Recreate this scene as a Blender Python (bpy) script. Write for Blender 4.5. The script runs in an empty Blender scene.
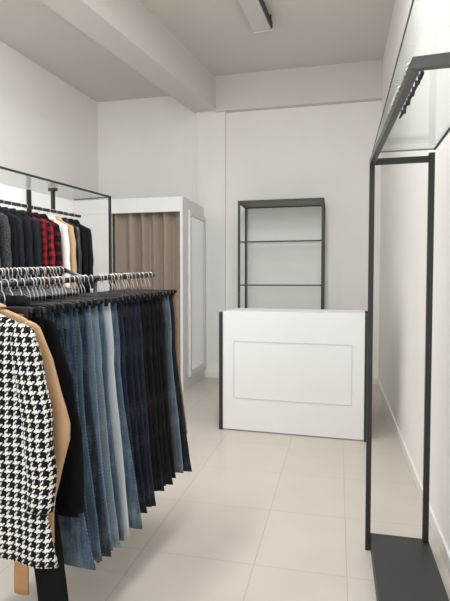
import bpy, bmesh, math, random
from mathutils import Vector, Matrix
S = bpy.context.scene
C = S.collection
R = math.radians
PI = math.pi
random.seed(7)

# ------------------------------------------------------------------ helpers
def obj(name, bm, mat, parent=None, smooth=False):
    me = bpy.data.meshes.new(name)
    bmesh.ops.recalc_face_normals(bm, faces=bm.faces)
    if smooth:
        for f in bm.faces:
            f.smooth = True
    bm.to_mesh(me); bm.free()
    o = bpy.data.objects.new(name, me); C.objects.link(o)
    for m in (mat if isinstance(mat, (list, tuple)) else [mat]):
        me.materials.append(m)
    if parent is not None:
        o.parent = parent
    return o

def tag(o, label, cat, group=None):
    o['label'] = label; o['category'] = cat
    if group: o['group'] = group
    return o

def thing(name, label, cat, loc=(0, 0, 0), rotz=0.0, group=None):
    o = bpy.data.objects.new(name, None); C.objects.link(o)
    o.empty_display_size = 0.05
    o.location = loc; o.rotation_euler = (0, 0, rotz)
    return tag(o, label, cat, group)

def struct(name, bm, mat, parent=None):
    o = obj(name, bm, mat, parent)
    if parent is None:
        o['kind'] = 'structure'
    return o

def box(bm, a, b, bevel=0.0):
    """axis-aligned box between corners a and b"""
    a, b = Vector(a), Vector(b)
    lo = Vector((min(a.x, b.x), min(a.y, b.y), min(a.z, b.z)))
    hi = Vector((max(a.x, b.x), max(a.y, b.y), max(a.z, b.z)))
    g = bmesh.ops.create_cube(bm, size=1.0)
    for v in g['verts']:
        v.co = Vector((lo[i] + (v.co[i] + 0.5) * (hi[i] - lo[i]) for i in range(3)))
    if bevel > 0:
        es = list({e for v in g['verts'] for e in v.link_edges})
        bmesh.ops.bevel(bm, geom=es, offset=bevel, segments=2, affect='EDGES', profile=0.5)
    return bm

def new(): return bmesh.new()
def bx(a, b, bevel=0.0): return box(new(), a, b, bevel)

def prism(bm, pts, z0, z1):
    """vertical prism over a polygon footprint"""
    lo = [bm.verts.new((x, y, z0)) for x, y in pts]
    hi = [bm.verts.new((x, y, z1)) for x, y in pts]
    n = len(pts)
    bm.faces.new(lo[::-1]); bm.faces.new(hi)
    for i in range(n):
        bm.faces.new((lo[i], lo[(i + 1) % n], hi[(i + 1) % n], hi[i]))
    return bm

def tube(bm, pts, r, n=8, square=False):
    """sweep a round (or square) section along a polyline"""
    pts = [Vector(p) for p in pts]
    rings = []
    prev = None
    for i, p in enumerate(pts):
        if i == 0: t = pts[1] - p
        elif i == len(pts) - 1: t = p - pts[i - 1]
        else: t = (pts[i + 1] - p).normalized() + (p - pts[i - 1]).normalized()
        t.normalize()
        if prev is None:
            up = Vector((0, 0, 1)) if abs(t.z) < 0.9 else Vector((1, 0, 0))
            a = t.cross(up).normalized()
        else:
            a = (prev - t * prev.dot(t)).normalized()
        prev = a
        b = t.cross(a)
        rr = r[i] if isinstance(r, (list, tuple)) else r
        k = 4 if square else n
        off = PI / 4 if square else 0
        q = rr * (math.sqrt(2) if square else 1)
        rings.append([bm.verts.new(p + a * (q * math.cos(2 * PI * j / k + off)) + b * (q * math.sin(2 * PI * j / k + off))) for j in range(k)])
    k = len(rings[0])
    for A, B in zip(rings, rings[1:]):
        for j in range(k):
            bm.faces.new((A[j], A[(j + 1) % k], B[(j + 1) % k], B[j]))
    bm.faces.new(rings[0][::-1]); bm.faces.new(rings[-1])
    return bm

def loft(bm, rings, uvs=None, cap0=True, cap1=True):
    """closed rings of points (and optional matching uv per point) joined into a skin"""
    uvl = bm.loops.layers.uv.verify()
    vs = [[bm.verts.new(p) for p in rg] for rg in rings]
    n = len(vs[0])
    for i in range(len(vs) - 1):
        for j in range(n):
            k = (j + 1) % n
            f = bm.faces.new((vs[i][j], vs[i][k], vs[i + 1][k], vs[i + 1][j]))
            if uvs:
                c = [uvs[i][j], uvs[i][j + 1], uvs[i + 1][j + 1], uvs[i + 1][j]]
                for l, q in zip(f.loops, c):
                    l[uvl].uv = q
    if cap0: bm.faces.new(vs[0][::-1])
    if cap1: bm.faces.new(vs[-1])
    return bm

# ------------------------------------------------------------------ materials
def mat(name, col, rough=0.6, metal=0.0, spec=0.5, noise=0.0, nscale=20.0, bump=0.0, bscale=60.0):
    m = bpy.data.materials.new(name); m.use_nodes = True
    nt = m.node_tree; N = nt.nodes; L = nt.links
    b = N['Principled BSDF']
    b.inputs['Base Color'].default_value = (*col, 1)
    b.inputs['Roughness'].default_value = rough
    b.inputs['Metallic'].default_value = metal
    b.inputs['Specular IOR Level'].default_value = spec
    tc = N.new('ShaderNodeTexCoord')
    if noise > 0:
        t = N.new('ShaderNodeTexNoise'); t.inputs['Scale'].default_value = nscale; t.inputs['Detail'].default_value = 4
        L.new(tc.outputs['Object'], t.inputs['Vector'])
        r = N.new('ShaderNodeMapRange')
        r.inputs['From Min'].default_value = 0.3; r.inputs['From Max'].default_value = 0.7
        r.inputs['To Min'].default_value = 1 - noise; r.inputs['To Max'].default_value = 1 + noise
        L.new(t.outputs['Fac'], r.inputs['Value'])
        v = N.new('ShaderNodeVectorMath'); v.operation = 'SCALE'
        v.inputs[0].default_value = col
        L.new(r.outputs['Result'], v.inputs['Scale'])
        L.new(v.outputs['Vector'], b.inputs['Base Color'])
    if bump > 0:
        t2 = N.new('ShaderNodeTexNoise'); t2.inputs['Scale'].default_value = bscale; t2.inputs['Detail'].default_value = 3
        L.new(tc.outputs['Object'], t2.inputs['Vector'])
        bp = N.new('ShaderNodeBump'); bp.inputs['Strength'].default_value = bump; bp.inputs['Distance'].default_value = 0.01
        L.new(t2.outputs['Fac'], bp.inputs['Height']); L.new(bp.outputs['Normal'], b.inputs['Normal'])
    return m

def srgb(r, g, b):
    f = lambda c: (c / 255) / 12.92 if c / 255 <= 0.04045 else ((c / 255 + 0.055) / 1.055) ** 2.4
    return (f(r), f(g), f(b))

class NT:
    """tiny helper for writing node maths"""
    def __init__(s, m): s.nt = m.node_tree; s.N = s.nt.nodes; s.L = s.nt.links
    def put(s, sock, x):
        if hasattr(x, 'links') or hasattr(x, 'is_linked'): s.L.new(x, sock)
        else: sock.default_value = x
    def m(s, op, a, b=0.0, c=0.0):
        n = s.N.new('ShaderNodeMath'); n.operation = op
        for i, x in enumerate((a, b, c)): s.put(n.inputs[i], x)
        return n.outputs[0]
    def mix(s, f, a, b):
        n = s.N.new('ShaderNodeMix'); n.data_type = 'RGBA'
        s.put(n.inputs[0], f)
        for sock, x in ((n.inputs[6], a), (n.inputs[7], b)):
            s.put(sock, (*x, 1) if isinstance(x, tuple) and len(x) == 3 else x)
        return n.outputs[2]
    def noise(s, vec, scale, detail=3):
        n = s.N.new('ShaderNodeTexNoise'); n.inputs['Scale'].default_value = scale; n.inputs['Detail'].default_value = detail
        s.L.new(vec, n.inputs['Vector']); return n.outputs['Fac']

def denim(name, col, light=0.35, fade=0.5, stitch=0.5):
    """washed denim: mottled, paler along the thighs, dotted outer seam, stitched hem (uv: u turns round the leg, v metres below the waist)"""
    m = mat(name, col, 0.85, spec=0.2)
    k = NT(m); b = k.N['Principled BSDF']
    tc = k.N.new('ShaderNodeTexCoord'); uv = k.N.new('ShaderNodeUVMap')
    sp = k.N.new('ShaderNodeSeparateXYZ'); k.L.new(uv.outputs[0], sp.inputs[0])
    u, v = sp.outputs[0], sp.outputs[1]
    pale = tuple(min(1, c + light * (q - c) + 0.02) for c, q in zip(col, (0.42, 0.50, 0.56)))
    dark = tuple(c * 0.55 for c in col)
    n1 = k.noise(tc.outputs['Object'], 14, 4)
    n2 = k.noise(tc.outputs['Object'], 260, 2)
    # fade band over the front and back of each leg
    band = k.m('POWER', k.m('ABSOLUTE', k.m('SINE', k.m('MULTIPLY', u, 2 * PI))), 2.0)
    f = k.m('MULTIPLY', band, fade)
    mp = k.N.new('ShaderNodeMapping'); mp.inputs['Scale'].default_value = (70, 70, 7)
    k.L.new(tc.outputs['Object'], mp.inputs['Vector'])
    n3 = k.noise(mp.outputs[0], 1.0, 3)
    f = k.m('ADD', f, k.m('MULTIPLY', k.m('SUBTRACT', n1, 0.5), 2.0))
    f = k.m('ADD', f, k.m('MULTIPLY', k.m('SUBTRACT', n3, 0.5), 1.6))
    f = k.m('ADD', f, k.m('MULTIPLY', k.m('SUBTRACT', n2, 0.5), 1.4))
    n = k.N.new('ShaderNodeClamp'); k.L.new(f, n.inputs[0])
    c1 = k.mix(n.outputs[0], tuple(c * 0.82 for c in col), pale)
    # seam on the outside of the leg
    du = k.m('PINGPONG', u, 0.5)
    seam = k.m('LESS_THAN', du, 0.012)
    c2 = k.mix(k.m('MULTIPLY', seam, 0.75), c1, dark)
    dots = k.m('MULTIPLY', k.m('COMPARE', du, 0.026, 0.010), k.m('GREATER_THAN', k.m('SINE', k.m('MULTIPLY', v, 420.0)), 0.1))
    c3 = k.mix(k.m('MULTIPLY', dots, stitch), c2, pale)
    k.L.new(c3, b.inputs['Base Color'])
    bp = k.N.new('ShaderNodeBump'); bp.inputs['Strength'].default_value = 0.35; bp.inputs['Distance'].default_value = 0.004
    k.L.new(k.m('ADD', n1, k.m('MULTIPLY', n2, 0.5)), bp.inputs['Height']); k.L.new(bp.outputs[0], b.inputs['Normal'])
    return m

def uv_xy(k):
    uv = k.N.new('ShaderNodeUVMap')
    sp = k.N.new('ShaderNodeSeparateXYZ'); k.L.new(uv.outputs[0], sp.inputs[0])
    return sp.outputs[0], sp.outputs[1]

def houndstooth(name, thread=0.0042):
    m = mat(name, (0.8, 0.8, 0.8), 0.9, spec=0.15)
    k = NT(m); u, v = uv_xy(k)
    i = k.m('FLOOR', k.m('DIVIDE', u, thread)); j = k.m('FLOOR', k.m('DIVIDE', v, thread))
    warp = k.m('LESS_THAN', k.m('FLOORED_MODULO', i, 8.0), 4.5)
    weft = k.m('LESS_THAN', k.m('FLOORED_MODULO', j, 8.0), 4.5)
    tw = k.m('LESS_THAN', k.m('FLOORED_MODULO', k.m('ADD', i, j), 4.0), 1.5)
    d = k.m('ADD', k.m('MULTIPLY', tw, warp), k.m('MULTIPLY', k.m('SUBTRACT', 1.0, tw), weft))
    c = k.mix(d, srgb(214, 212, 208), srgb(18, 18, 20))
    k.L.new(c, k.N['Principled BSDF'].inputs['Base Color'])
    return m

def plaid(name, red, black, P=0.075, thr=0.5):
    m = mat(name, red, 0.9, spec=0.15)
    k = NT(m); u, v = uv_xy(k)
    a = k.m('LESS_THAN', k.m('FLOORED_MODULO', u, P), P * thr)
    b_ = k.m('LESS_THAN', k.m('FLOORED_MODULO', v, P), P * thr)
    f = k.m('MULTIPLY', k.m('ADD', a, b_), 0.5)
    c = k.mix(f, red, black)
    k.L.new(c, k.N['Principled BSDF'].inputs['Base Color'])
    return m

def tweed(name, a, b, scale=240):
    m = mat(name, a, 0.95, spec=0.1)
    k = NT(m); tc = k.N.new('ShaderNodeTexCoord')
    n = k.N.new('ShaderNodeTexNoise'); n.inputs['Scale'].default_value = scale; n.inputs['Detail'].default_value = 1
    k.L.new(tc.outputs['Object'], n.inputs['Vector'])
    f = k.m('GREATER_THAN', n.outputs['Fac'], 0.53)
    k.L.new(k.mix(f, a, b), k.N['Principled BSDF'].inputs['Base Color'])
    return m

def glass_mat(name, tint=(0.955, 0.965, 0.96)):
    """thin clear pane: passes light straight through, mirrors a little by Fresnel"""
    m = bpy.data.materials.new(name); m.use_nodes = True
    nt = m.node_tree; N = nt.nodes; L = nt.links
    N.remove(N['Principled BSDF'])
    tr = N.new('ShaderNodeBsdfTransparent'); tr.inputs[0].default_value = (*tint, 1)
    gl = N.new('ShaderNodeBsdfGlossy'); gl.inputs['Roughness'].default_value = 0.03
    lw = N.new('ShaderNodeLayerWeight'); lw.inputs[0].default_value = 0.5
    pw = N.new('ShaderNodeMath'); pw.operation = 'POWER'; pw.inputs[1].default_value = 4.0
    L.new(lw.outputs['Facing'], pw.inputs[0])
    fr_ = N.new('ShaderNodeMath'); fr_.operation = 'MULTIPLY_ADD'; fr_.inputs[1].default_value = 0.45; fr_.inputs[2].default_value = 0.03
    L.new(pw.outputs[0], fr_.inputs[0])
    mx = N.new('ShaderNodeMixShader')
    L.new(fr_.outputs[0], mx.inputs[0]); L.new(tr.outputs[0], mx.inputs[1]); L.new(gl.outputs[0], mx.inputs[2])
    L.new(mx.outputs[0], N['Material Output'].inputs[0])
    return m

M = {}
M['wall'] = mat('painted_wall', srgb(236, 234, 231), 0.75, spec=0.25, noise=0.012, nscale=2.0, bump=0.04, bscale=120)
M['ceil'] = mat('ceiling_paint', srgb(212, 208, 203), 0.85, spec=0.2, noise=0.01, nscale=1.5)
M['white'] = mat('white_laminate', srgb(219, 218, 217), 0.45, spec=0.4, noise=0.008, nscale=3)
M['trim'] = mat('white_skirting', srgb(228, 225, 222), 0.5)
M['black'] = mat('black_powder_coat', srgb(34, 33, 33), 0.5, spec=0.45, noise=0.1, nscale=40)
M['greymetal'] = mat('dark_grey_steel', srgb(94, 92, 90), 0.36, metal=0.7, noise=0.06, nscale=30)
M['plinth'] = mat('charcoal_laminate', srgb(52, 51, 50), 0.5, spec=0.4, noise=0.04, nscale=8)
M['wire'] = mat('chrome_wire', srgb(206, 204, 200), 0.3, metal=0.9, noise=0.04, nscale=50)
M['plastic'] = mat('black_plastic', srgb(26, 26, 28), 0.42, spec=0.5, noise=0.08, nscale=60)
M['glass'] = glass_mat('shelf_glass')
M['glassedge'] = mat('dark_glass_edge', srgb(50, 54, 52), 0.25, noise=0.05, nscale=20)
M['curtain'] = mat('taupe_curtain', srgb(150, 137, 126), 0.9, spec=0.15, noise=0.04, nscale=30, bump=0.1, bscale=300)
M['mirror'] = mat('mirror_glass', (0.93, 0.95, 0.94), 0.06, metal=1.0, noise=0.01, nscale=3)
M['groove'] = mat('grey_groove', srgb(196, 194, 191), 0.6, noise=0.01, nscale=10)
M['lamp'] = mat('lamp_housing', srgb(205, 202, 197), 0.5, noise=0.02, nscale=6)
M['lampdark'] = mat('lamp_shadow_and_fittings', srgb(60, 58, 55), 0.6, noise=0.05, nscale=20)

# floor: 60 cm beige porcelain tiles with one cut row, slightly polished
m = mat('beige_floor_tiles', srgb(196, 187, 175), 0.3, spec=0.45)
k = NT(m); bsdf = k.N['Principled BSDF']
geo = k.N.new('ShaderNodeNewGeometry'); sp = k.N.new('ShaderNodeSeparateXYZ'); k.L.new(geo.outputs['Position'], sp.inputs[0])
X, Y = sp.outputs[0], sp.outputs[1]
dx = k.m('PINGPONG', k.m('ADD', X, 0.4), 0.3)
dx = k.m('ADD', dx, k.m('MULTIPLY', k.m('GREATER_THAN', X, -0.3), 10.0))
dx = k.m('MINIMUM', dx, k.m('ABSOLUTE', k.m('SUBTRACT', X, 0.055)))
dy = k.m('PINGPONG', k.m('ADD', Y, -2.363), 0.3)
line = k.m('MAXIMUM', k.m('LESS_THAN', dx, 0.0022), k.m('LESS_THAN', dy, 0.0016))
cell = k.N.new('ShaderNodeCombineXYZ')
k.L.new(k.m('FLOOR', k.m('DIVIDE', k.m('ADD', X, 0.4), 0.6)), cell.inputs[0]); k.L.new(k.m('FLOOR', k.m('DIVIDE', k.m('ADD', Y, -2.363), 0.6)), cell.inputs[1])
wn = k.N.new('ShaderNodeTexWhiteNoise'); k.L.new(cell.outputs[0], wn.inputs['Vector'])
n1 = k.noise(geo.outputs['Position'], 3.5, 5)
f = k.m('ADD', k.m('MULTIPLY', wn.outputs['Value'], 0.25), k.m('MULTIPLY', n1, 0.9))
c = k.mix(f, srgb(181, 173, 163), srgb(197, 190, 181))
c = k.mix(k.m('MULTIPLY', line, 0.75), c, srgb(152, 145, 136))
k.L.new(c, bsdf.inputs['Base Color'])
k.L.new(k.m('ADD', 0.26, k.m('MULTIPLY', n1, 0.16)), bsdf.inputs['Roughness'])
M['floor'] = m

# ------------------------------------------------------------------ camera
H = 1.43
cam = bpy.data.cameras.new('camera'); co = bpy.data.objects.new('camera', cam); C.objects.link(co)
cam.sensor_fit = 'VERTICAL'; cam.sensor_height = 24.0
cam.lens = 24.0 * 485.0 / 601.0
co.location = (0, 0, H)
co.rotation_euler = (R(90 - 2.3), 0, R(13.1))
cam.clip_start = 0.05
S.camera = co

# ------------------------------------------------------------------ the shell
XR = 0.555            # wall beside the glass-topped stand
YB = 6.97             # wall behind the counter
YF = -2.2             # shop front
XL = lambda y: -3.64 - 0.082 * (7.0 - y)   # far side wall, slightly skewed
ZC = 4.37; ZL = 4.19
struct('floor', bx((XL(YF) - 0.2, YF - 0.2, -0.1), (XR + 0.2, YB + 0.2, 0)), M['floor'])
struct('wall_right', bx((XR, YF, 0), (XR + 0.15, YB + 0.15, ZC)), M['wall'])
struct('wall_back', bx((XL(YB) - 0.15, YB, 0), (XR, YB + 0.15, ZC)), M['wall'])
struct('wall_left', prism(new(), [(XL(YF), YF), (XL(YB), YB), (XL(YB) - 0.15, YB), (XL(YF) - 0.15, YF)], 0, ZC), M['wall'])
struct('ceiling', bx((XL(YF) - 0.2, YF - 0.2, ZC), (XR + 0.2, YB + 0.2, ZC + 0.1)), M['ceil'])
# main beam running skewed to the counter wall, resting on a shallow column; the ceiling beyond it is lower
ux, uy = math.sin(R(9.3)), math.cos(R(9.3))
bl = lambda y: -2.06 - (YB - y) * ux / uy
br = lambda y: -1.72 - (YB - y) * ux / uy
struct('ceiling_beam', prism(new(), [(bl(YF), YF), (br(YF), YF), (br(YB), YB), (bl(YB), YB)], 3.89, ZC), M['ceil'])
struct('ceiling', prism(new(), [(XL(YF), YF), (bl(YF), YF), (bl(YB), YB), (XL(YB), YB)], ZL, ZC), M['ceil'])
struct('wall_back_beam', bx((br(YB) - 0.03, YB - 0.1, 3.87), (XR, YB, ZC)), M['ceil'])
struct('column', bx((-2.03, YB - 0.06, 0), (-1.61, YB, 3.89)), M['wall'])
struct('baseboard_right', bx((XR - 0.014, YF, 0), (XR, YB, 0.085), 0.004), M['trim'])
struct('baseboard_back', bx((-1.61, YB - 0.014, 0), (XR - 0.014, YB, 0.085), 0.004), M['trim'])
struct('baseboard_column', bx((-2.0, YB - 0.074, 0), (-1.61, YB - 0.06, 0.085), 0.004), M['trim'])

# shop front behind the camera: low sill, piers, head, mullioned glazing
wx0, wx1 = XL(YF) + 0.25, XR - 0.2
fw = new()
box(fw, (XL(YF), YF - 0.15, 0), (wx0, YF, ZC)); box(fw, (wx1, YF - 0.15, 0), (XR, YF, ZC))
box(fw, (wx0, YF - 0.15, 3.5), (wx1, YF, ZC)); box(fw, (wx0, YF - 0.15, 0), (wx1, YF, 0.25))
struct('wall_front', fw, M['wall'])
win = new()
for q in range(5):
    xx = wx0 + (wx1 - wx0) * q / 4
    box(win, (xx - 0.025, YF - 0.1, 0.25), (xx + 0.025, YF - 0.04, 3.5))
box(win, (wx0, YF - 0.1, 3.44), (wx1, YF - 0.04, 3.5)); box(win, (wx0, YF - 0.1, 0.25), (wx1, YF - 0.04, 0.31))
w = struct('window_1', win, M['black'])

# partition behind the garment wall rack (white board, same height as the rack's glass top)
RZ = -R(9.0)
U = Vector((math.sin(R(9)), math.cos(R(9)), 0)); Rr = Vector((math.cos(R(9)), -math.sin(R(9)), 0))
GA = Vector((-2.26, 4.567, 0))                        # far front corner of the rack's glass
pa = GA - 0.462 * Rr; pb = pa - 4.6 * U
pc = pb - 0.08 * Rr; pd = pa - 0.08 * Rr
struct('wall_partition', prism(new(), [(p.x, p.y) for p in (pa, pb, pc, pd)], 0, 2.272), M['wall'])

# ------------------------------------------------------------------ fitting room
fy, ft = 5.905, 2.505
fit = thing('fitting_room', 'white fitting cubicle with a curtained front in the corner beside the column', 'fitting room', (-2.4, fy, 0))
def loc(o, at):                   # shape modelled in world space under an empty at `at`
    o.location = -Vector(at); return o
FA = (-2.4, fy, 0)
loc(obj('header_board', bx((-3.66, fy - 0.0, ft - 0.19), (-1.96, fy + 0.04, ft - 0.002), 0.003), M['white'], fit), FA)
loc(obj('side_panel', bx((-1.96, fy - 0.004, 0), (-1.925, YB, ft), 0.002), M['white'], fit), FA)
loc(obj('front_panel', bx((-3.66, fy, 0), (-2.91, fy + 0.04, ft - 0.19), 0.002), M['white'], fit), FA)
loc(obj('curtain_rail', tube(new(), [(-2.91, fy + 0.13, ft - 0.085), (-1.96, fy + 0.13, ft - 0.085)], 0.012), M['greymetal'], fit), FA)
# curtain: pleated cloth with thickness
cb = new()
NX, NZ = 150, 24
def cur(i, jz, off):
    t = i / NX
    x = -2.985 + t * 1.022
    z = ft - 0.115 - jz / NZ * (ft - 0.145)
    ph = t * 2 * PI * 6.0 + 0.8 * math.sin(t * 9 + 1) + 0.20 * math.sin(jz * 0.2 + t * 5)
    amp = 0.048 + 0.010 * math.sin(t * 17 + 1)
    return (x + 0.004 * math.sin(ph * 2 + 0.5), fy + 0.125 + amp * math.sin(ph) + 0.003 * math.sin(ph * 2.3 + 1) + off, z)
F = [[cb.verts.new(cur(i, jz, 0)) for i in range(NX + 1)] for jz in range(NZ + 1)]
B = [[cb.verts.new(cur(i, jz, 0.003)) for i in range(NX + 1)] for jz in range(NZ + 1)]
for jz in range(NZ):
    for i in range(NX):
        cb.faces.new((F[jz][i], F[jz][i + 1], F[jz + 1][i + 1], F[jz + 1][i]))
        cb.faces.new((B[jz][i], B[jz + 1][i], B[jz + 1][i + 1], B[jz][i + 1]))
    for i in (0, NX):
        cb.faces.new((F[jz][i], F[jz + 1][i], B[jz + 1][i], B[jz][i]))
for jz in (0, NZ):
    for i in range(NX):
        cb.faces.new((F[jz][i], F[jz][i + 1], B[jz][i + 1], B[jz][i]))
tag(obj('curtain', cb, M['curtain'], smooth=True), 'taupe pleated curtain closing the front of the white cubicle', 'curtain')
# framed mirror on the cubicle side
my0, my1, mz0, mz1 = 6.12, 6.90, 0.16, 2.36
mir = thing('wall_mirror', 'tall white-framed mirror fixed to the side of the fitting cubicle', 'mirror', (-1.925, 6.5, mz0))
MA = (-1.925, 6.5, mz0)
fr = new()
for a, b in (((my0, mz0), (my1, mz0 + 0.07)), ((my0, mz1 - 0.07), (my1, mz1)), ((my0, mz0 + 0.07), (my0 + 0.07, mz1 - 0.07)), ((my1 - 0.07, mz0 + 0.07), (my1, mz1 - 0.07))):
    box(fr, (-1.925, a[0], a[1]), (-1.890, b[0], b[1]), 0.006)
loc(obj('frame', fr, M['white'], mir), MA)
loc(obj('mirror_glass', bx((-1.925, my0 + 0.06, mz0 + 0.06), (-1.905, my1 - 0.06, mz1 - 0.06)), M['mirror'], mir), MA)

# ------------------------------------------------------------------ counter
cx0, cx1, cy = -1.105, 0.275, 4.505
CA = (-0.41, cy + 0.28, 0)
ct = thing('shop_counter', 'white shop counter with black metal corner legs and a recessed rectangle on its front', 'counter', CA)
for x in (cx0, cx1 - 0.036):
    for y in (cy, cy + 0.52):
        loc(obj('leg', bx((x, y, 0), (x + 0.036, y + 0.036, 1.135), 0.002), M['black'], ct), CA)
fp = loc(obj('front_panel', bx((cx0 + 0.037, cy + 0.006, 0.012), (cx1 - 0.037, cy + 0.026, 1.142), 0.002), M['white'], ct), CA)
# the rectangle on the front: a thin board set in, with a grey groove line around it
ix0, ix1, iz0, iz1 = cx0 + 0.145, cx1 - 0.145, 0.315, 0.862
gr = new()
for a, b in (((ix0, iz0), (ix1, iz0 + 0.004)), ((ix0, iz1 - 0.004), (ix1, iz1)), ((ix0, iz0), (ix0 + 0.004, iz1)), ((ix1 - 0.004, iz0), (ix1, iz1))):
    box(gr, (a[0], cy + 0.0015, a[1]), (b[0], cy + 0.0065, b[1]))
obj('inset_border', gr, M['groove'], fp)
loc(obj('worktop', bx((cx0 + 0.037, cy + 0.027, 1.118), (cx1 - 0.037, cy + 0.556, 1.142), 0.002), M['white'], ct), CA)
for x in (cx0 + 0.008, cx1 - 0.030):
    for z in (0.10, 1.09):
        loc(obj('side_rail', bx((x, cy + 0.0365, z), (x + 0.022, cy + 0.5195, z + 0.022)), M['black'], ct), CA)
loc(obj('inner_shelf', bx((cx0 + 0.037, cy + 0.03, 0.55), (cx1 - 0.037, cy + 0.5, 0.57)), M['white'], ct), CA)

ct.location = (CA[0] + 0.012, CA[1] - 0.045, 0); ct.rotation_euler = (0, 0, -R(2.6))

# ------------------------------------------------------------------ open shelf unit on the counter wall
sx0, sx1, sy0, sy1, sz = -1.312, -0.182, 6.39, 6.93, 2.50
SA = (-0.747, 6.66, 0)
M['shelftop'] = mat('grey_shelf_board', srgb(128, 125, 121), 0.5, noise=0.03, nscale=15)
M['shelfmetal'] = mat('shelf_black_steel', srgb(52, 50, 48), 0.45, spec=0.5, noise=0.06, nscale=30)
su = thing('shelf_unit', 'tall open shelf unit with slim dark metal frame and empty shelves behind the counter', 'shelf', SA)
t_ = 0.030
for x in (sx0, sx1 - t_):
    for y in (sy0, sy1 - t_):
        loc(obj('post', bx((x, y, 0), (x + t_, y + t_, sz), 0.002), M['shelfmetal'], su), SA)
tf = new()
for y in (sy0, sy1 - t_): box(tf, (sx0 + t_, y, sz - t_), (sx1 - t_, y + t_, sz))
for x in (sx0, sx1 - t_): box(tf, (x, sy0 + t_, sz - t_), (x + t_, sy1 - t_, sz))
loc(obj('top_frame', tf, M['shelfmetal'], su), SA)
loc(obj('top_shelf', bx((sx0 + t_, sy0 + t_, sz - 0.018), (sx1 - t_, sy1 - t_, sz - 0.008)), M['shelftop'], su), SA)
for z in (1.943, 1.366, 0.80, 0.22):
    s_ = loc(obj('shelf', bx((sx0 + t_, sy0 + 0.004, z), (sx1 - t_, sy0 + 0.020, z + 0.018), 0.002), M['shelfmetal'], su), SA)
    obj('shelf_glass', bx((sx0 + t_, sy0 + 0.0202, z + 0.006), (sx1 - t_, sy1 - 0.024, z + 0.012)), M['glass'], s_)

# ------------------------------------------------------------------ ceiling lamp
la = R(4.6)
lm = thing('ceiling_lamp', 'long unlit white fluorescent batten mounted on the ceiling', 'lamp', (-0.87, 5.62, ZC), -la)
obj('housing', bx((-0.105, -1.9, -0.085), (0.105, 0, -0.004), 0.012), M['lamp'], lm)
obj('shadow_strip', bx((0.106, -1.9, -0.080), (0.128, -0.03, -0.02), 0.003), M['lampdark'], lm)  # dark strip standing in for the shadow gap beside the housing
for y in (-0.16, -0.62, -1.1):
    obj('clip', bx((0.1285, y - 0.012, -0.095), (0.14, y + 0.012, -0.004), 0.002), M['lampdark'], lm)
obj('end_cap', bx((-0.107, 0.001, -0.09), (0.12, 0.02, -0.004), 0.008), M['lamp'], lm)

# ------------------------------------------------------------------ glass-topped stand by the wall (empty)
st = thing('garment_stand', 'empty garment stand with glass top, dark frame and charcoal base board along the wall', 'rack', (0.30, 2.0, 0))
TA = (0.30, 2.0, 0)
def stp(name, bm, m_): return loc(obj(name, bm, m_, st), TA)
y_near = 1.02
stp('base_board', bx((0.177, y_near, 0), (0.470, 2.715, 0.075), 0.003), M['plinth'])
stp('post', bx((0.150, 2.668, 0), (0.176, 2.694, 2.059), 0.002), M['black'])
stp('post', bx((0.436, 2.668, 0.076), (0.464, 2.696, 2.074), 0.002), M['black'])
stp('post', bx((0.436, y_near + 0.02, 0.076), (0.464, y_near + 0.048, 2.092), 0.002), M['black'])
stp('crossbar', bx((0.177, 2.670, 2.029), (0.4355, 2.694, 2.059), 0.002), M['black'])
# U-shaped hanging rail: along the front, then back towards the wall
rl = new()
tube(rl, [(0.163, 2.667, 2.044), (0.206, 1.527, 2.044), (0.45, 1.515, 2.044)], [0.013, 0.016, 0.017], square=True)
stp('hanging_rail', rl, M['greymetal'])
stp('rear_bar', bx((0.456, y_near + 0.05, 2.084), (0.464, 2.667, 2.092), 0.001), M['black'])
gl = stp('glass_shelf', bx((0.166, y_near, 2.0935), (0.470, 2.695, 2.1005)), M['glass'])
ge = new()
box(ge, (0.163, y_near, 2.0935), (0.1658, 2.695, 2.1005)); box(ge, (0.163, 2.6955, 2.0935), (0.470, 2.6985, 2.1005)); box(ge, (0.4703, y_near, 2.0935), (0.4735, 2.6985, 2.1005))
obj('polished_edge', ge, M['glassedge'], gl)
st.location = (0.304, 1.958, 0)
for q in range(9):      # small hooks slid together at the near end of that rail
    yy = 1.528 + q * 0.042 + 0.006 * math.sin(q * 5.0)
    xx = 0.210 - (yy - 1.485) * 0.0377
    hk = thing('rail_hook', 'small wire hook with black tip slid onto the rail of the empty stand', 'hook', (xx, yy, 2.044), 0, 'hooks on the rail of the empty stand')
    pts = [(0.019 * math.cos(a), 0, 0.019 * math.sin(a)) for a in [R(d) for d in range(200, -1, -20)]]
    pts = [(-0.022, 0, -0.010)] + [(x * 1.2, y, z * 1.2) for x, y, z in pts]
    obj('wire', tube(new(), pts, 0.0022, 6), M['wire'], hk, True)
    obj('tip', tube(new(), [pts[-1], (0.025, 0.0, -0.012), (0.020 + 0.006 * math.sin(q * 3), -0.006, -0.030)], [0.0045, 0.0060, 0.0035], 6), M['plastic'], hk, True)

# ------------------------------------------------------------------ hangers
HR = random.Random(5)
def hook_pts(r):
    """hook of a hanger around a rail centred on the origin, in the x-z plane, then the stem"""
    p = [(r * math.cos(R(a)), 0, r * math.sin(R(a))) for a in range(-20, 226, 15)]
    p = [(r * 1.15, 0, -r * 0.8)] + p
    p += [(-0.013, 0, -0.026), (-0.004, 0, -0.040), (0.0, 0, -0.055), (0.0, 0, -0.085)]
    return p[::-1]

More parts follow.
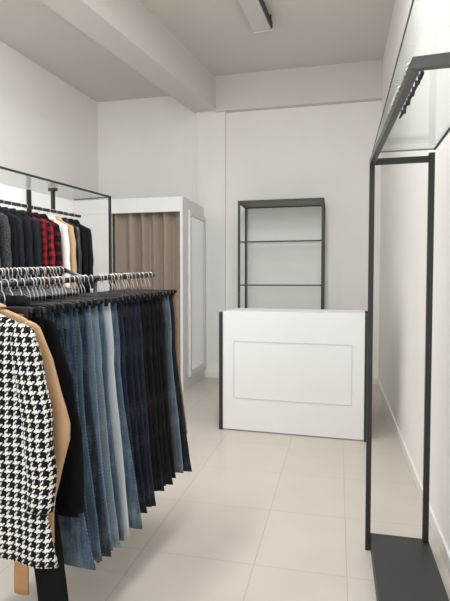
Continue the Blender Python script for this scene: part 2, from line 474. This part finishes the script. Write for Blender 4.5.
def make_hanger(kind, rr, label, group, loc_, rz, half=0.18, droop=0.065):
    h = thing('coat_hanger' if kind == 'coat' else 'clip_hanger', label, 'hanger', loc_, rz, group)
    hk_ = obj('hook', tube(new(), hook_pts(rr), 0.0021, 6), M['wire'], h, True)
    hk_.rotation_euler = (0, 0, R(HR.uniform(-24, 16)))
    bm = new()
    if kind == 'coat':
        n = 9
        L_ = [(half * t, 0, -0.082 - droop * abs(t) ** 1.5) for t in [(-1 + 2 * i / (2 * n)) for i in range(2 * n + 1)]]
        tube(bm, L_, [0.008 if abs(i - n) > 1 else 0.010 for i in range(2 * n + 1)], 8)
        obj('shoulder_bar', bm, M['plastic'], h, True)
    else:
        box(bm, (-half, -0.006, -0.102), (half, 0.006, -0.084), 0.003)
        obj('bar', bm, M['plastic'], h)
        for s in (-1, 1):
            cb_ = new()
            x = s * (half - 0.025)
            box(cb_, (x - 0.011, -0.0098, -0.121), (x + 0.011, -0.0062, -0.090), 0.002)
            box(cb_, (x - 0.011, 0.0062, -0.121), (x + 0.011, 0.0098, -0.090), 0.002)
            box(cb_, (x - 0.008, -0.0098, -0.096), (x + 0.008, 0.0098, -0.082), 0.002)
            obj('clip', cb_, M['plastic'], h)
    return h

# ------------------------------------------------------------------ garments
def ring(cx, cy_, hw, ht, z, n, flip=1, p=0.75):
    out = []
    for j in range(n):
        a = 2 * PI * j / n
        c, s = math.cos(a), math.sin(a)
        out.append(Vector((cx + flip * hw * math.copysign(abs(c) ** p, c), cy_ + ht * math.copysign(abs(s) ** p, s), z)))
    return out

def arc_uv(rg, z):
    """signed arc length from the middle of the front, per ring point (n + 1 values)"""
    n = len(rg); c = 3 * n // 4
    cum = [0.0]
    for j in range(n): cum.append(cum[-1] + (rg[(j + 1) % n] - rg[j]).length)
    return [(cum[j] - cum[c], z) for j in range(n + 1)]

def make_jeans(name, label, cat, material, loc_, rz, group, L_=0.97, waist=0.18, hem=0.265, legw=0.10, th=0.016, seed=0, pockets=True, band_mat=None, sway=0.0):
    """trousers hung flat by the waistband; origin at the top of the waistband"""
    rnd = random.Random(seed)
    a1, a2, a3 = rnd.uniform(0, 6), rnd.uniform(0, 6), rnd.uniform(0, 6)
    bm = new()
    n = 22
    zs = [0, 0.02, 0.05, 0.10, 0.16, 0.22, 0.27, 0.31] + [0.31 + (L_ - 0.31) * i / 14 for i in range(1, 15)]
    hip = waist + 0.022
    for sg in (-1, 1):
        rings, uvs = [], []
        for z in zs:
            if z <= 0.28:
                xo = waist + (hip - waist) * math.sin(min(1, z / 0.22) * PI / 2)
                xi = 0.0
            else:
                t = (z - 0.28) / (L_ - 0.28)
                xo = hip + (hem - hip) * (t ** 1.15)
                w_ = 0.5 * hip + (legw - 0.5 * hip) * min(1, t * 1.6)
                xi = xo - 2 * w_
            cx_, hw = (xo + xi) / 2, (xo - xi) / 2
            t = z / L_
            ht = 0.0045 + (th - 0.0045) * min(1, max(0, z - 0.02) / 0.12) * (0.85 + 0.25 * math.sin(min(1, t * 1.2) * PI))
            yc = sway * t * t + 0.003 * math.sin(t * 5 + a1) * min(1, max(0, z - 0.03) * 5)
            rg = ring(sg * cx_, yc, hw, ht, -z, n, sg, 0.95)
            for j, p in enumerate(rg):
                wv = 0.10 * math.sin(p.x * 55 + a2 + 3 * t) * min(1, t * 3) + 0.06 * math.sin(z * 33 + p.x * 22 + a3) + 0.04 * math.sin(z * 71 - p.x * 40 + a1)
                p.y += ht * wv * (1 if abs(math.sin(2 * PI * j / n)) > 0.25 else 0.4)
                p.x += sg * (0.0022 * math.sin(z * 9 + a2 + sg) + 0.0008 * math.sin(z * 43 + a1)) * min(1, z * 4)
            rings.append(rg)
            uvs.append([(j / n, z) for j in range(n + 1)])
        loft(bm, rings, uvs)
    o = obj(name, bm, material, smooth=True)
    o.location = loc_; o.rotation_euler = (0, 0, rz)
    tag(o, label, cat, group)
    wb = new()
    loft(wb, [ring(0, 0, waist + 0.003, 0.0054, z, 28) for z in (0.004, -0.002, -0.034, -0.038)])
    obj('waistband', wb, band_mat or material, o, True)
    lp = new()
    for x in (-0.55, 0.0, 0.55):
        box(lp, (x * waist - 0.005, -0.0085, -0.045), (x * waist + 0.005, -0.0045, 0.003), 0.001)
    obj('belt_loops', lp, band_mat or material, o)
    if pockets:
        for s in (-1, 1):
            pk = new()
            x = s * 0.095
            prof = [(-0.062, -0.075), (0.062, -0.075), (0.058, -0.185), (0.0, -0.21), (-0.058, -0.185)]
            f0 = [pk.verts.new((x + px, -th * 1.05 - 0.002, pz)) for px, pz in prof]
            f1 = [pk.verts.new((x + px, -th * 0.9, pz)) for px, pz in prof]
            pk.faces.new(f0); pk.faces.new(f1[::-1])
            for i in range(5): pk.faces.new((f0[i], f0[(i + 1) % 5], f1[(i + 1) % 5], f1[i]))
            obj('back_pocket', pk, material, o)
    return o

def make_coat(name, label, cat, material, loc_, rz, group, L_=0.7, sh=0.215, hem=0.22, th=0.035, sl=0.56, sleeve_r=0.056, seed=0, splay=0.055,
              elbow=0.0, collar_mat=None, trim_mat=None, buttons=True, collar_h=1.0, sleeve_th=None, front=-1):
    """garment on a hanger; origin at the rail; front faces local -y"""
    rnd = random.Random(seed)
    a1, a2 = rnd.uniform(0, 6), rnd.uniform(0, 6)
    g = thing(name, label, cat, loc_, rz, group)
    z0 = -0.072
    prof = [(0.0, 0.050, 0.72), (0.012, 0.075, 0.78), (0.028, sh * 0.58, 0.8), (0.046, sh * 0.80, 0.85), (0.072, sh * 0.95, 0.9), (0.13, sh * 0.985, 1.0)]
    m_ = 16
    for i in range(1, m_ + 1):
        t = i / m_
        w_ = sh * 0.93 + (hem - sh * 0.93) * t
        prof.append((0.13 + (L_ - 0.13) * t, w_ - 0.012 * math.sin(t * PI), 1.0 - 0.1 * t))
    n = 36
    rings, uvs = [], []
    for z, hw, tf_ in prof:
        t = z / L_
        rg = ring(0, 0, hw, th * tf_, z0 - z, n, 1, 0.85)
        for j, p in enumerate(rg):
            p.y += th * 0.18 * math.sin(p.x * 34 + a1 + 2 * t) * min(1, t * 2) + th * 0.08 * math.sin(z * 26 + p.x * 16 + a2)
        rings.append(rg)
        uvs.append(arc_uv(rg, z))
    b = new(); loft(b, rings, uvs, cap0=False)
    obj('body', b, material, g, True)
    sth = sleeve_th or th * 0.92
    for s in (-1, 1):
        bb = new()
        pts = []
        NS = 14
        for i in range(-2, NS + 1):
            t = max(0, i / NS)
            z = 0.075 + sl * t
            e = max(0.0, 1 - abs(t - 0.46) / (0.46 if t < 0.46 else 0.34)) if s == 1 else 0
            x = sh * 0.90 + splay * math.sin(min(1, t * 1.2) * PI / 2) + elbow * e
            r_ = sleeve_r * (0.80 + 0.25 * math.sin(min(1, t * 3) * PI / 2)) * (1 - 0.20 * t)
            tk = 0.75 + 0.25 * min(1, t * 4)
            if i < 0:
                z = 0.062 if i == -1 else 0.053
                x -= 0.010 if i == -1 else 0.022; r_ *= 0.78 if i == -1 else 0.45; tk *= 0.8 if i == -1 else 0.45
            pts.append((x, z, r_, t, tk))
        rg_, uv_ = [], []
        for x, z, r_, t, tk in pts:
            rg = ring(s * x, front * 0.004 * t, r_, sth * tk, z0 - z, 20, s, 0.9)
            for p in rg:
                p.y += sth * 0.10 * math.sin(z * 30 + a2 + p.x * 20)
                p.x += 0.003 * math.sin(z * 27 + a1)
            rg_.append(rg); uv_.append(arc_uv(rg, z))
        loft(bb, rg_, uv_)
        obj('sleeve', bb, material, g, True)
    # collar: a turned-down band around the neck
    cb_ = new()
    loft(cb_, [ring(0, 0, hw, ht, z0 + dz * collar_h, 24) for hw, ht, dz in ((0.050, th * 0.55, 0.0), (0.050, th * 0.6, 0.022), (0.056, th * 0.66, 0.026), (0.078, th * 0.86, -0.004), (0.086, th * 0.95, -0.022), (0.074, th * 0.85, -0.024))], cap0=False, cap1=False)
    obj('collar', cb_, collar_mat or material, g, True)
    if trim_mat:
        tb = new()
        box(tb, (-0.016, front * (th * 1.12), z0 - L_ + 0.02), (0.016, front * (th * 0.9), z0 - 0.04), 0.002)
        obj('front_trim', tb, trim_mat, g)
    if buttons:
        for i in range(4):
            bb = new()
            tube(bb, [(0.018, front * th * 1.0, z0 - 0.16 - 0.11 * i), (0.018, front * (th * 1.0 + 0.008), z0 - 0.16 - 0.11 * i)], 0.009, 10)
            obj('button', bb, M['plastic'], g)
    return g

# ------------------------------------------------------------------ wall rack with jackets
rk = thing('clothes_rack', 'black wall clothes rack with a glass top and a rod full of jackets', 'rack', (GA.x, GA.y, 0), RZ)
# local frame: x towards the room, y towards the far end; far front corner is the origin
ZG = 2.278
g_ = obj('glass_shelf', bx((-0.455, -4.2, ZG), (-0.004, -0.004, ZG + 0.008)), M['glass'], rk)
ge = new(); box(ge, (-0.0035, -4.2, ZG - 0.004), (0.008, 0.008, ZG + 0.012)); box(ge, (-0.455, -0.0035, ZG - 0.002), (-0.0035, 0.004, ZG + 0.010))
obj('front_edge_bar', ge, M['black'], rk)
obj('post', bx((-0.014, -0.014, 0), (0.008, 0.008, ZG - 0.005), 0.002), M['black'], rk)
for yy in (-0.64, -2.6):
    obj('post', bx((-0.458, yy - 0.018, 0), (-0.432, yy + 0.018, ZG - 0.002), 0.002), M['black'], rk)
for yy in (-0.615, -1.9, -3.3):
    bk = new(); box(bk, (-0.200, yy - 0.014, 2.085), (-0.172, yy + 0.014, ZG - 0.002), 0.002); box(bk, (-0.225, yy - 0.02, ZG - 0.028), (-0.147, yy + 0.02, ZG - 0.002), 0.002)
    obj('rod_bracket', bk, M['black'], rk)
ZR = 2.066; XRD = -0.186
obj('hanging_rod', bx((XRD - 0.010, -3.6, ZR - 0.0125), (XRD + 0.010, -0.235, ZR + 0.0125), 0.003), M['black'], rk)

def rack_world(y, z=ZR, x=XRD):
    p = GA + Rr * x + U * y
    return (p.x, p.y, z)

blk = mat('black_cloth', srgb(24, 24, 26), 0.9, spec=0.15, noise=0.12, nscale=18)
blk2 = mat('black_knit', srgb(20, 20, 21), 0.95, spec=0.1, noise=0.1, nscale=30)
char = mat('charcoal_cloth', srgb(40, 43, 46), 0.9, spec=0.15, noise=0.12, nscale=25)
navyc = mat('navy_cloth', srgb(22, 26, 34), 0.88, spec=0.2, noise=0.12, nscale=25)
navyd = mat('dark_teal_navy_cloth', srgb(20, 28, 33), 0.88, spec=0.2, noise=0.12, nscale=25)
leather = mat('black_leather', srgb(26, 27, 29), 0.38, spec=0.6, noise=0.15, nscale=30, bump=0.35, bscale=45)
beige = mat('beige_cloth', srgb(176, 146, 112), 0.9, spec=0.15, noise=0.05, nscale=25)
whitec = mat('cream_white_cloth', srgb(214, 210, 204), 0.9, spec=0.15, noise=0.04, nscale=30)
tan = mat('tan_wool', srgb(178, 146, 112), 0.9, spec=0.12, noise=0.06, nscale=25, bump=0.1, bscale=300)
tan2 = mat('camel_cloth', srgb(168, 130, 92), 0.9, spec=0.12, noise=0.06, nscale=25)
redpl = plaid('red_black_plaid', srgb(138, 28, 38), srgb(22, 18, 20), 0.07)
redpl2 = plaid('deep_red_plaid', srgb(112, 22, 32), srgb(24, 16, 19), 0.06)
darkpl = plaid('maroon_black_plaid', srgb(96, 26, 36), srgb(16, 15, 17), 0.085, 0.62)
greytw = tweed('grey_tweed', srgb(62, 64, 68), srgb(140, 142, 146))
spk = tweed('speckled_black_tweed', srgb(24, 25, 27), srgb(84, 86, 88), 330)
bwtrim = tweed('black_white_braid', srgb(230, 228, 224), srgb(30, 30, 32), 110)
hound = houndstooth('houndstooth_wool', 0.0039)

JG = 'jackets on the wall rack'
jk = [  # y along the rod (0 = far front corner), material, kind, label, extras
    (-0.345, blk, 'jacket', 'last black jacket at the bare end of the wall rack', {}),
    (-0.425, blk2, 'jacket', 'matte black jacket beside the last jacket of the wall rack', {}),
    (-0.505, leather, 'jacket', 'black leather jacket hanging next to the beige coat', {}),
    (-0.590, beige, 'coat', 'beige coat between black leather jacket and white coat', {}),
    (-0.675, whitec, 'coat', 'white coat with black and white braid edge', dict(trim_mat=bwtrim)),
    (-0.775, darkpl, 'overshirt', 'dark maroon and black plaid overshirt beside the white coat', {}),
    (-0.870, redpl, 'overshirt', 'bright red and black plaid overshirt', {}),
    (-0.945, redpl2, 'overshirt', 'deep red plaid overshirt mostly behind the wide blue-black coat', {}),
    (-1.020, navyd, 'coat', 'wide blue-black coat in front of the deep red plaid overshirt', {}),
    (-1.120, blk, 'coat', 'plain black coat right in front of the wide blue-black coat', {}),
    (-1.200, navyc, 'coat', 'dark navy coat between two black coats on the wall rack', {}),
    (-1.270, blk2, 'coat', 'black coat next to the speckled black jacket', {}),
    (-1.345, spk, 'jacket', 'black jacket with white speckles next to the grey tweed jacket', {}),
    (-1.445, greytw, 'jacket', 'grey tweed jacket cut by the picture edge', {}),
]
for i, (yy, mm, nm, lab, ex) in enumerate(jk):
    wd = 0.186 + 0.006 * math.sin(i * 2.3)
    make_coat(nm, lab, 'coat' if nm == 'coat' else 'jacket', mm, rack_world(yy, ZR), RZ + R(0.8 * math.sin(i * 1.7)), JG,
              L_=0.72 + 0.06 * math.sin(i * 1.3), sh=wd, hem=wd + 0.01, th=0.026, sl=0.56, sleeve_r=0.046, splay=0.024, seed=i, buttons=(nm != 'coat'), **ex)
    make_hanger('coat', 0.019, 'black hanger of the ' + lab, 'hangers on the wall rack', rack_world(yy, ZR), RZ + R(0.8 * math.sin(i * 1.7)), half=wd * 0.62)

# ------------------------------------------------------------------ freestanding rail with jeans and coats
FA0 = Vector((-1.071, 2.677, 0))
TILT = 0.044
def rail(s, x=0.0, dz=0.0, base=1.465):
    p = FA0 - U * s + Rr * x
    return Vector((p.x, p.y, base - TILT * s + dz))
fr_ = thing('clothes_rail', 'black double clothes rail packed with jeans and coats', 'rack', tuple(FA0 - U * 0.8), RZ)
FO = FA0 - U * 0.8
def frl(name, bm, m_):
    o = obj(name, bm, m_, fr_, True)
    o.matrix_parent_inverse = (Matrix.Translation(FO) @ Matrix.Rotation(RZ, 4, 'Z')).inverted()
    return o
RW = -0.135
frl('front_rail', tube(new(), [rail(-0.01), rail(1.75)], 0.0125, 12), M['black'])
frl('rail_cap', tube(new(), [rail(-0.026), rail(-0.011)], 0.0145, 12), M['plastic'])
rb = lambda s: rail(s, RW, 0, 1.507)
frl('rear_rail', tube(new(), [rb(0.575), rb(1.75)], 0.0125, 12), M['black'])
frl('connector', tube(new(), [rail(0.575, -0.012), rb(0.575)], 0.010, 10), M['greymetal'])
SP = 0.5225
for s in (SP, 1.55):
    a = rail(s); 
    frl('upright', tube(new(), [(a.x, a.y, a.z - 0.012), (a.x, a.y, 0.03)], 0.0095, 10), M['black'])
    p0, p1 = rail(s, -0.36), rail(s, -0.06)
    frl('foot', tube(new(), [(p0.x, p0.y, 0.016), (p1.x, p1.y, 0.016)], 0.015, 10), M['black'])

# ---- denim colours
D = {
 'tan': mat('tan_cotton_twill', srgb(138, 114, 90), 0.9, spec=0.15, noise=0.06, nscale=30),
 'ink': denim('ink_black_denim', srgb(30, 33, 40), 0.06, 0.3, 0.2),
 'sky': denim('washed_sky_denim', srgb(98, 116, 130), 0.45, 0.5, 0.6),
 'grey': denim('grey_denim', srgb(78, 80, 82), 0.25, 0.5, 0.5),
 'blk': denim('black_denim', srgb(22, 22, 24), 0.04, 0.2, 0.15),
 'navy': denim('navy_denim', srgb(34, 43, 58), 0.10, 0.4, 0.35),
 'dnavy': denim('dark_navy_denim', srgb(27, 33, 44), 0.08, 0.4, 0.3),
 'steel': denim('steel_blue_denim', srgb(78, 98, 116), 0.35, 0.5, 0.55),
 'pale': denim('pale_bleached_denim', srgb(206, 212, 218), 0.25, 0.5, 0.0),
 'ash': denim('ash_blue_denim', srgb(128, 142, 154), 0.45, 0.5, 0.6),
 'light': denim('light_blue_denim', srgb(110, 134, 154), 0.5, 0.5, 0.6),
 'mid': denim('mid_blue_denim', srgb(62, 83, 104), 0.32, 0.55, 0.6),
 'mid2': denim('mid_indigo_denim', srgb(54, 75, 98), 0.30, 0.6, 0.6),
 'dark': denim('dark_blue_denim', srgb(44, 54, 68), 0.2, 0.5, 0.5),
}
JE = 'jeans and trousers on the front rail'
jeans = [  # s along the rail, colour, waist, hem, length, name, label, short
    (0.010, 'tan', 0.165, 0.240, 0.800, 'trousers', 'narrow tan trousers at the far tip of the jeans rail', 'tan trousers at the rail tip'),
    (0.050, 'ink', 0.166, 0.290, 1.000, 'trousers', 'ink-black flared trousers in front of the tan pair at the far tip', 'ink-black flared trousers'),
    (0.095, 'sky', 0.170, 0.262, 0.985, 'jeans', 'washed sky-blue jeans between grey jeans and ink-black trousers', 'sky-blue jeans near the rail tip'),
    (0.139, 'grey', 0.170, 0.255, 0.965, 'jeans', 'grey jeans with a visible side seam beside the black jeans', 'grey jeans'),
    (0.183, 'blk', 0.174, 0.255, 0.985, 'jeans', 'black jeans directly next to the grey jeans', 'black jeans next to the grey pair'),
    (0.227, 'blk', 0.164, 0.265, 0.995, 'jeans', 'black jeans second from the grey pair', 'black jeans second from the grey pair'),
    (0.271, 'blk', 0.172, 0.250, 0.980, 'jeans', 'black jeans third from the grey pair', 'black jeans third from the grey pair'),
    (0.315, 'blk', 0.172, 0.260, 0.995, 'jeans', 'black jeans fourth from the grey pair', 'black jeans fourth from the grey pair'),
    (0.359, 'blk', 0.166, 0.250, 0.975, 'jeans', 'black jeans closest to the navy denim', 'black jeans closest to the navy denim'),
    (0.403, 'navy', 0.172, 0.265, 1.022, 'jeans', 'navy jeans beside the black jeans', 'navy jeans beside the black jeans'),
    (0.447, 'dnavy', 0.170, 0.265, 1.012, 'jeans', 'darkest navy jeans in the middle of the navy ones', 'darkest navy jeans'),
    (0.491, 'dnavy', 0.166, 0.265, 1.022, 'jeans', 'dark navy jeans behind the pair that touches the steel-blue jeans', 'dark navy jeans beside the upright'),
    (0.555, 'navy', 0.170, 0.265, 1.022, 'jeans', 'navy jeans touching the steel-blue pair', 'navy jeans touching the steel-blue pair'),
    (0.600, 'steel', 0.172, 0.305, 1.032, 'jeans', 'steel-blue wide jeans between navy and pale bleached jeans', 'steel-blue wide jeans'),
    (0.645, 'pale', 0.172, 0.275, 1.047, 'jeans', 'pale bleached almost white jeans on the packed rail', 'pale bleached jeans'),
    (0.688, 'steel', 0.160, 0.270, 1.042, 'jeans', 'narrower steel-blue jeans between pale bleached and ash-blue pairs', 'narrower steel-blue jeans'),
    (0.731, 'ash', 0.164, 0.275, 1.047, 'jeans', 'ash-blue jeans between steel-blue and light blue pairs', 'ash-blue jeans'),
    (0.774, 'light', 0.162, 0.270, 1.042, 'jeans', 'light blue jeans next to the ash-blue pair', 'light blue jeans'),
    (0.817, 'dark', 0.166, 0.290, 1.042, 'jeans', 'dark blue jeans next to the light blue pair', 'dark blue jeans next to the light pair'),
    (0.860, 'steel', 0.164, 0.275, 1.032, 'jeans', 'steel-blue jeans between dark blue and indigo pairs', 'steel-blue jeans between dark and indigo pairs'),
    (0.903, 'mid2', 0.174, 0.265, 1.032, 'jeans', 'indigo jeans third from the black coat', 'indigo jeans third from the black coat'),
    (0.946, 'dark', 0.156, 0.245, 1.012, 'jeans', 'dark blue jeans second from the black coat', 'dark blue jeans second from the black coat'),
    (0.989, 'mid', 0.152, 0.345, 0.975, 'jeans', 'wide-leg blue jeans showing below the hem of the black coat', 'wide-leg blue jeans below the black coat'),
]
JD = -0.110
for i, (s, cname, wst, hm, ln, nm, lab, short) in enumerate(jeans):
    tw = R(0.5 * math.sin(i * 2.1))
    make_jeans(nm, lab, nm, D[cname], tuple(rail(s, 0, JD - 0.003 + 0.004 * math.sin(i * 1.9))), RZ + tw, JE, L_=ln, waist=wst, hem=hm, th=0.0138, seed=i + 40,
               legw=0.15 if hm > 0.34 else (0.118 if hm > 0.27 else 0.108), pockets=True, sway=0.0)
    make_hanger('clip', 0.0185, 'black clip hanger holding the ' + short, 'clip hangers on the front rail', tuple(rail(s)), RZ + tw, half=wst + 0.012)

# ---- coats and wide trousers at the near end of the rail
CG = 'coats at the near end of the rail'
make_coat('coat', 'loose black coat hanging between the tan coat and the blue jeans', 'coat', blk2, tuple(rail(1.034)), RZ, CG,
          L_=0.80, sh=0.175, hem=0.30, th=0.019, sl=0.70, sleeve_r=0.052, splay=0.125, seed=91, buttons=False)
make_hanger('coat', 0.0185, 'black hanger of the loose black coat on the front rail', 'coat hangers on the front rail', tuple(rail(1.034)), RZ, half=0.10)
make_jeans('trousers', 'very long black wide-leg trousers reaching lowest beside the houndstooth coat', 'trousers', blk2, tuple(rail(1.076, 0, JD)), RZ, JE,
           L_=1.10, waist=0.18, hem=0.285, legw=0.075, th=0.0125, seed=71, pockets=False)
make_hanger('clip', 0.0185, 'black clip hanger holding the very long black wide-leg trousers', 'clip hangers on the front rail', tuple(rail(1.076)), RZ, half=0.195)
make_jeans('trousers', 'camel trousers whose hem shows under the houndstooth coat', 'trousers', tan2, tuple(rail(1.112, -0.03, JD)), RZ, JE,
           L_=1.05, waist=0.16, hem=0.158, legw=0.034, th=0.012, seed=72, pockets=False)
make_hanger('clip', 0.0185, 'black clip hanger holding the camel trousers', 'clip hangers on the front rail', tuple(rail(1.112)), RZ, half=0.17)
make_coat('coat', 'tan wool coat with a bent sleeve behind the houndstooth coat', 'coat', tan, tuple(rail(1.152)), RZ, CG,
          L_=0.80, sh=0.22, hem=0.235, th=0.022, sl=0.76, sleeve_r=0.056, splay=0.045, elbow=0.085, collar_h=0.3, seed=92, buttons=False)
make_hanger('coat', 0.0185, 'black hanger of the tan wool coat', 'coat hangers on the front rail', tuple(rail(1.152)), RZ, half=0.13)
make_coat('coat', 'black and white houndstooth coat at the near end of the rail', 'coat', hound, tuple(rail(1.222)), RZ, CG,
          L_=0.865, sh=0.25, hem=0.365, th=0.036, sl=0.60, sleeve_r=0.062, splay=0.078, collar_h=0.4, seed=93, buttons=False)
make_hanger('coat', 0.0185, 'black hanger of the houndstooth coat', 'coat hangers on the front rail', tuple(rail(1.222)), RZ, half=0.13)

# ---- spare clip hangers squeezed between the jeans
for q, (s0, s1) in enumerate(zip([j[0] for j in jeans[5:]], [j[0] for j in jeans[6:]])):
    if abs((s0 + s1) / 2 - SP) < 0.01 or abs((s0 + s1) / 2 - 0.575) < 0.012 or q % 3 == 1: continue
    make_hanger('clip', 0.0185, 'empty black clip hanger squeezed between jeans on the front rail', 'spare clip hangers on the front rail', tuple(rail((s0 + s1) / 2)), RZ, half=0.13)

# ---- empty hangers on the rear rail (only their hooks show above the front ones)
for q, (s0, s1) in enumerate(zip([j[0] for j in jeans[13:]], [j[0] for j in jeans[14:]])):
    for w_ in (0.25, 0.75):
        make_hanger('coat', 0.0185, 'empty black hanger whose hook shows on the rear rail', 'hangers on the rear rail', tuple(rb(s0 + w_ * (s1 - s0))), RZ + R(1.0 * math.sin(q * 2.7)), half=0.105, droop=0.03)

# ------------------------------------------------------------------ light
wd = bpy.data.worlds.new('world'); S.world = wd; wd.use_nodes = True
bg = wd.node_tree.nodes['Background']; bg.inputs[0].default_value = (0.96, 0.98, 1.0, 1); bg.inputs[1].default_value = 1.0
def area(name, loc_, rot, sx, sy, e, col=(1, 1, 1)):
    l = bpy.data.lights.new(name, 'AREA'); l.shape = 'RECTANGLE'; l.size = sx; l.size_y = sy; l.energy = e; l.color = col
    o = bpy.data.objects.new(name, l); C.objects.link(o); o.location = loc_; o.rotation_euler = rot
    return o
area('daylight_shop_window', ((wx0 + wx1) / 2, YF + 0.02, 1.9), (R(90), 0, 0), 4.2, 3.1, 88, (0.96, 0.985, 1.0))
# unseen battens added to lighten the room; the hung one lifts the left wall
for lx, ly, zc, tilt, e in ((-0.5, 0.7, ZC, 0, 34), (-0.45, 2.9, ZC, 0, 58), (-1.75, 2.15, 3.75, 35, 90)):
    lo = thing('ceiling_lamp', 'added fill lamp shaped as a fluorescent batten overhead towards the shop front, out of the picture', 'lamp', (lx, ly, zc), 0, 'added battens overhead')
    obj('housing', bx((-0.1, -0.75, -0.07), (0.1, 0.75, -0.004), 0.01), M['lamp'], lo)
    if zc < ZC:
        for yy in (-0.6, 0.6): obj('added_lamp_rod', bx((-0.006, yy - 0.006, -0.003), (0.006, yy + 0.006, ZC - zc - 0.002)), M['lampdark'], lo)
    area('added_batten_light', (lx, ly, zc - (0.09 if tilt == 0 else 0.18)), (0, R(tilt), 0), 0.2, 1.45, e, (0.965, 0.985, 1.0))

S.view_settings.view_transform = 'Standard'; S.view_settings.look = 'None'
S.view_settings.exposure = -0.04; S.view_settings.gamma = 1.0; S.view_settings.use_curve_mapping = False
S.cycles.use_denoising = True
S.cycles.max_bounces = 12; S.cycles.diffuse_bounces = 8; S.cycles.transmission_bounces = 8; S.cycles.transparent_max_bounces = 16; S.cycles.glossy_bounces = 4
S.cycles.caustics_reflective = False; S.cycles.caustics_refractive = False
S.cycles.sample_clamp_indirect = 6.0
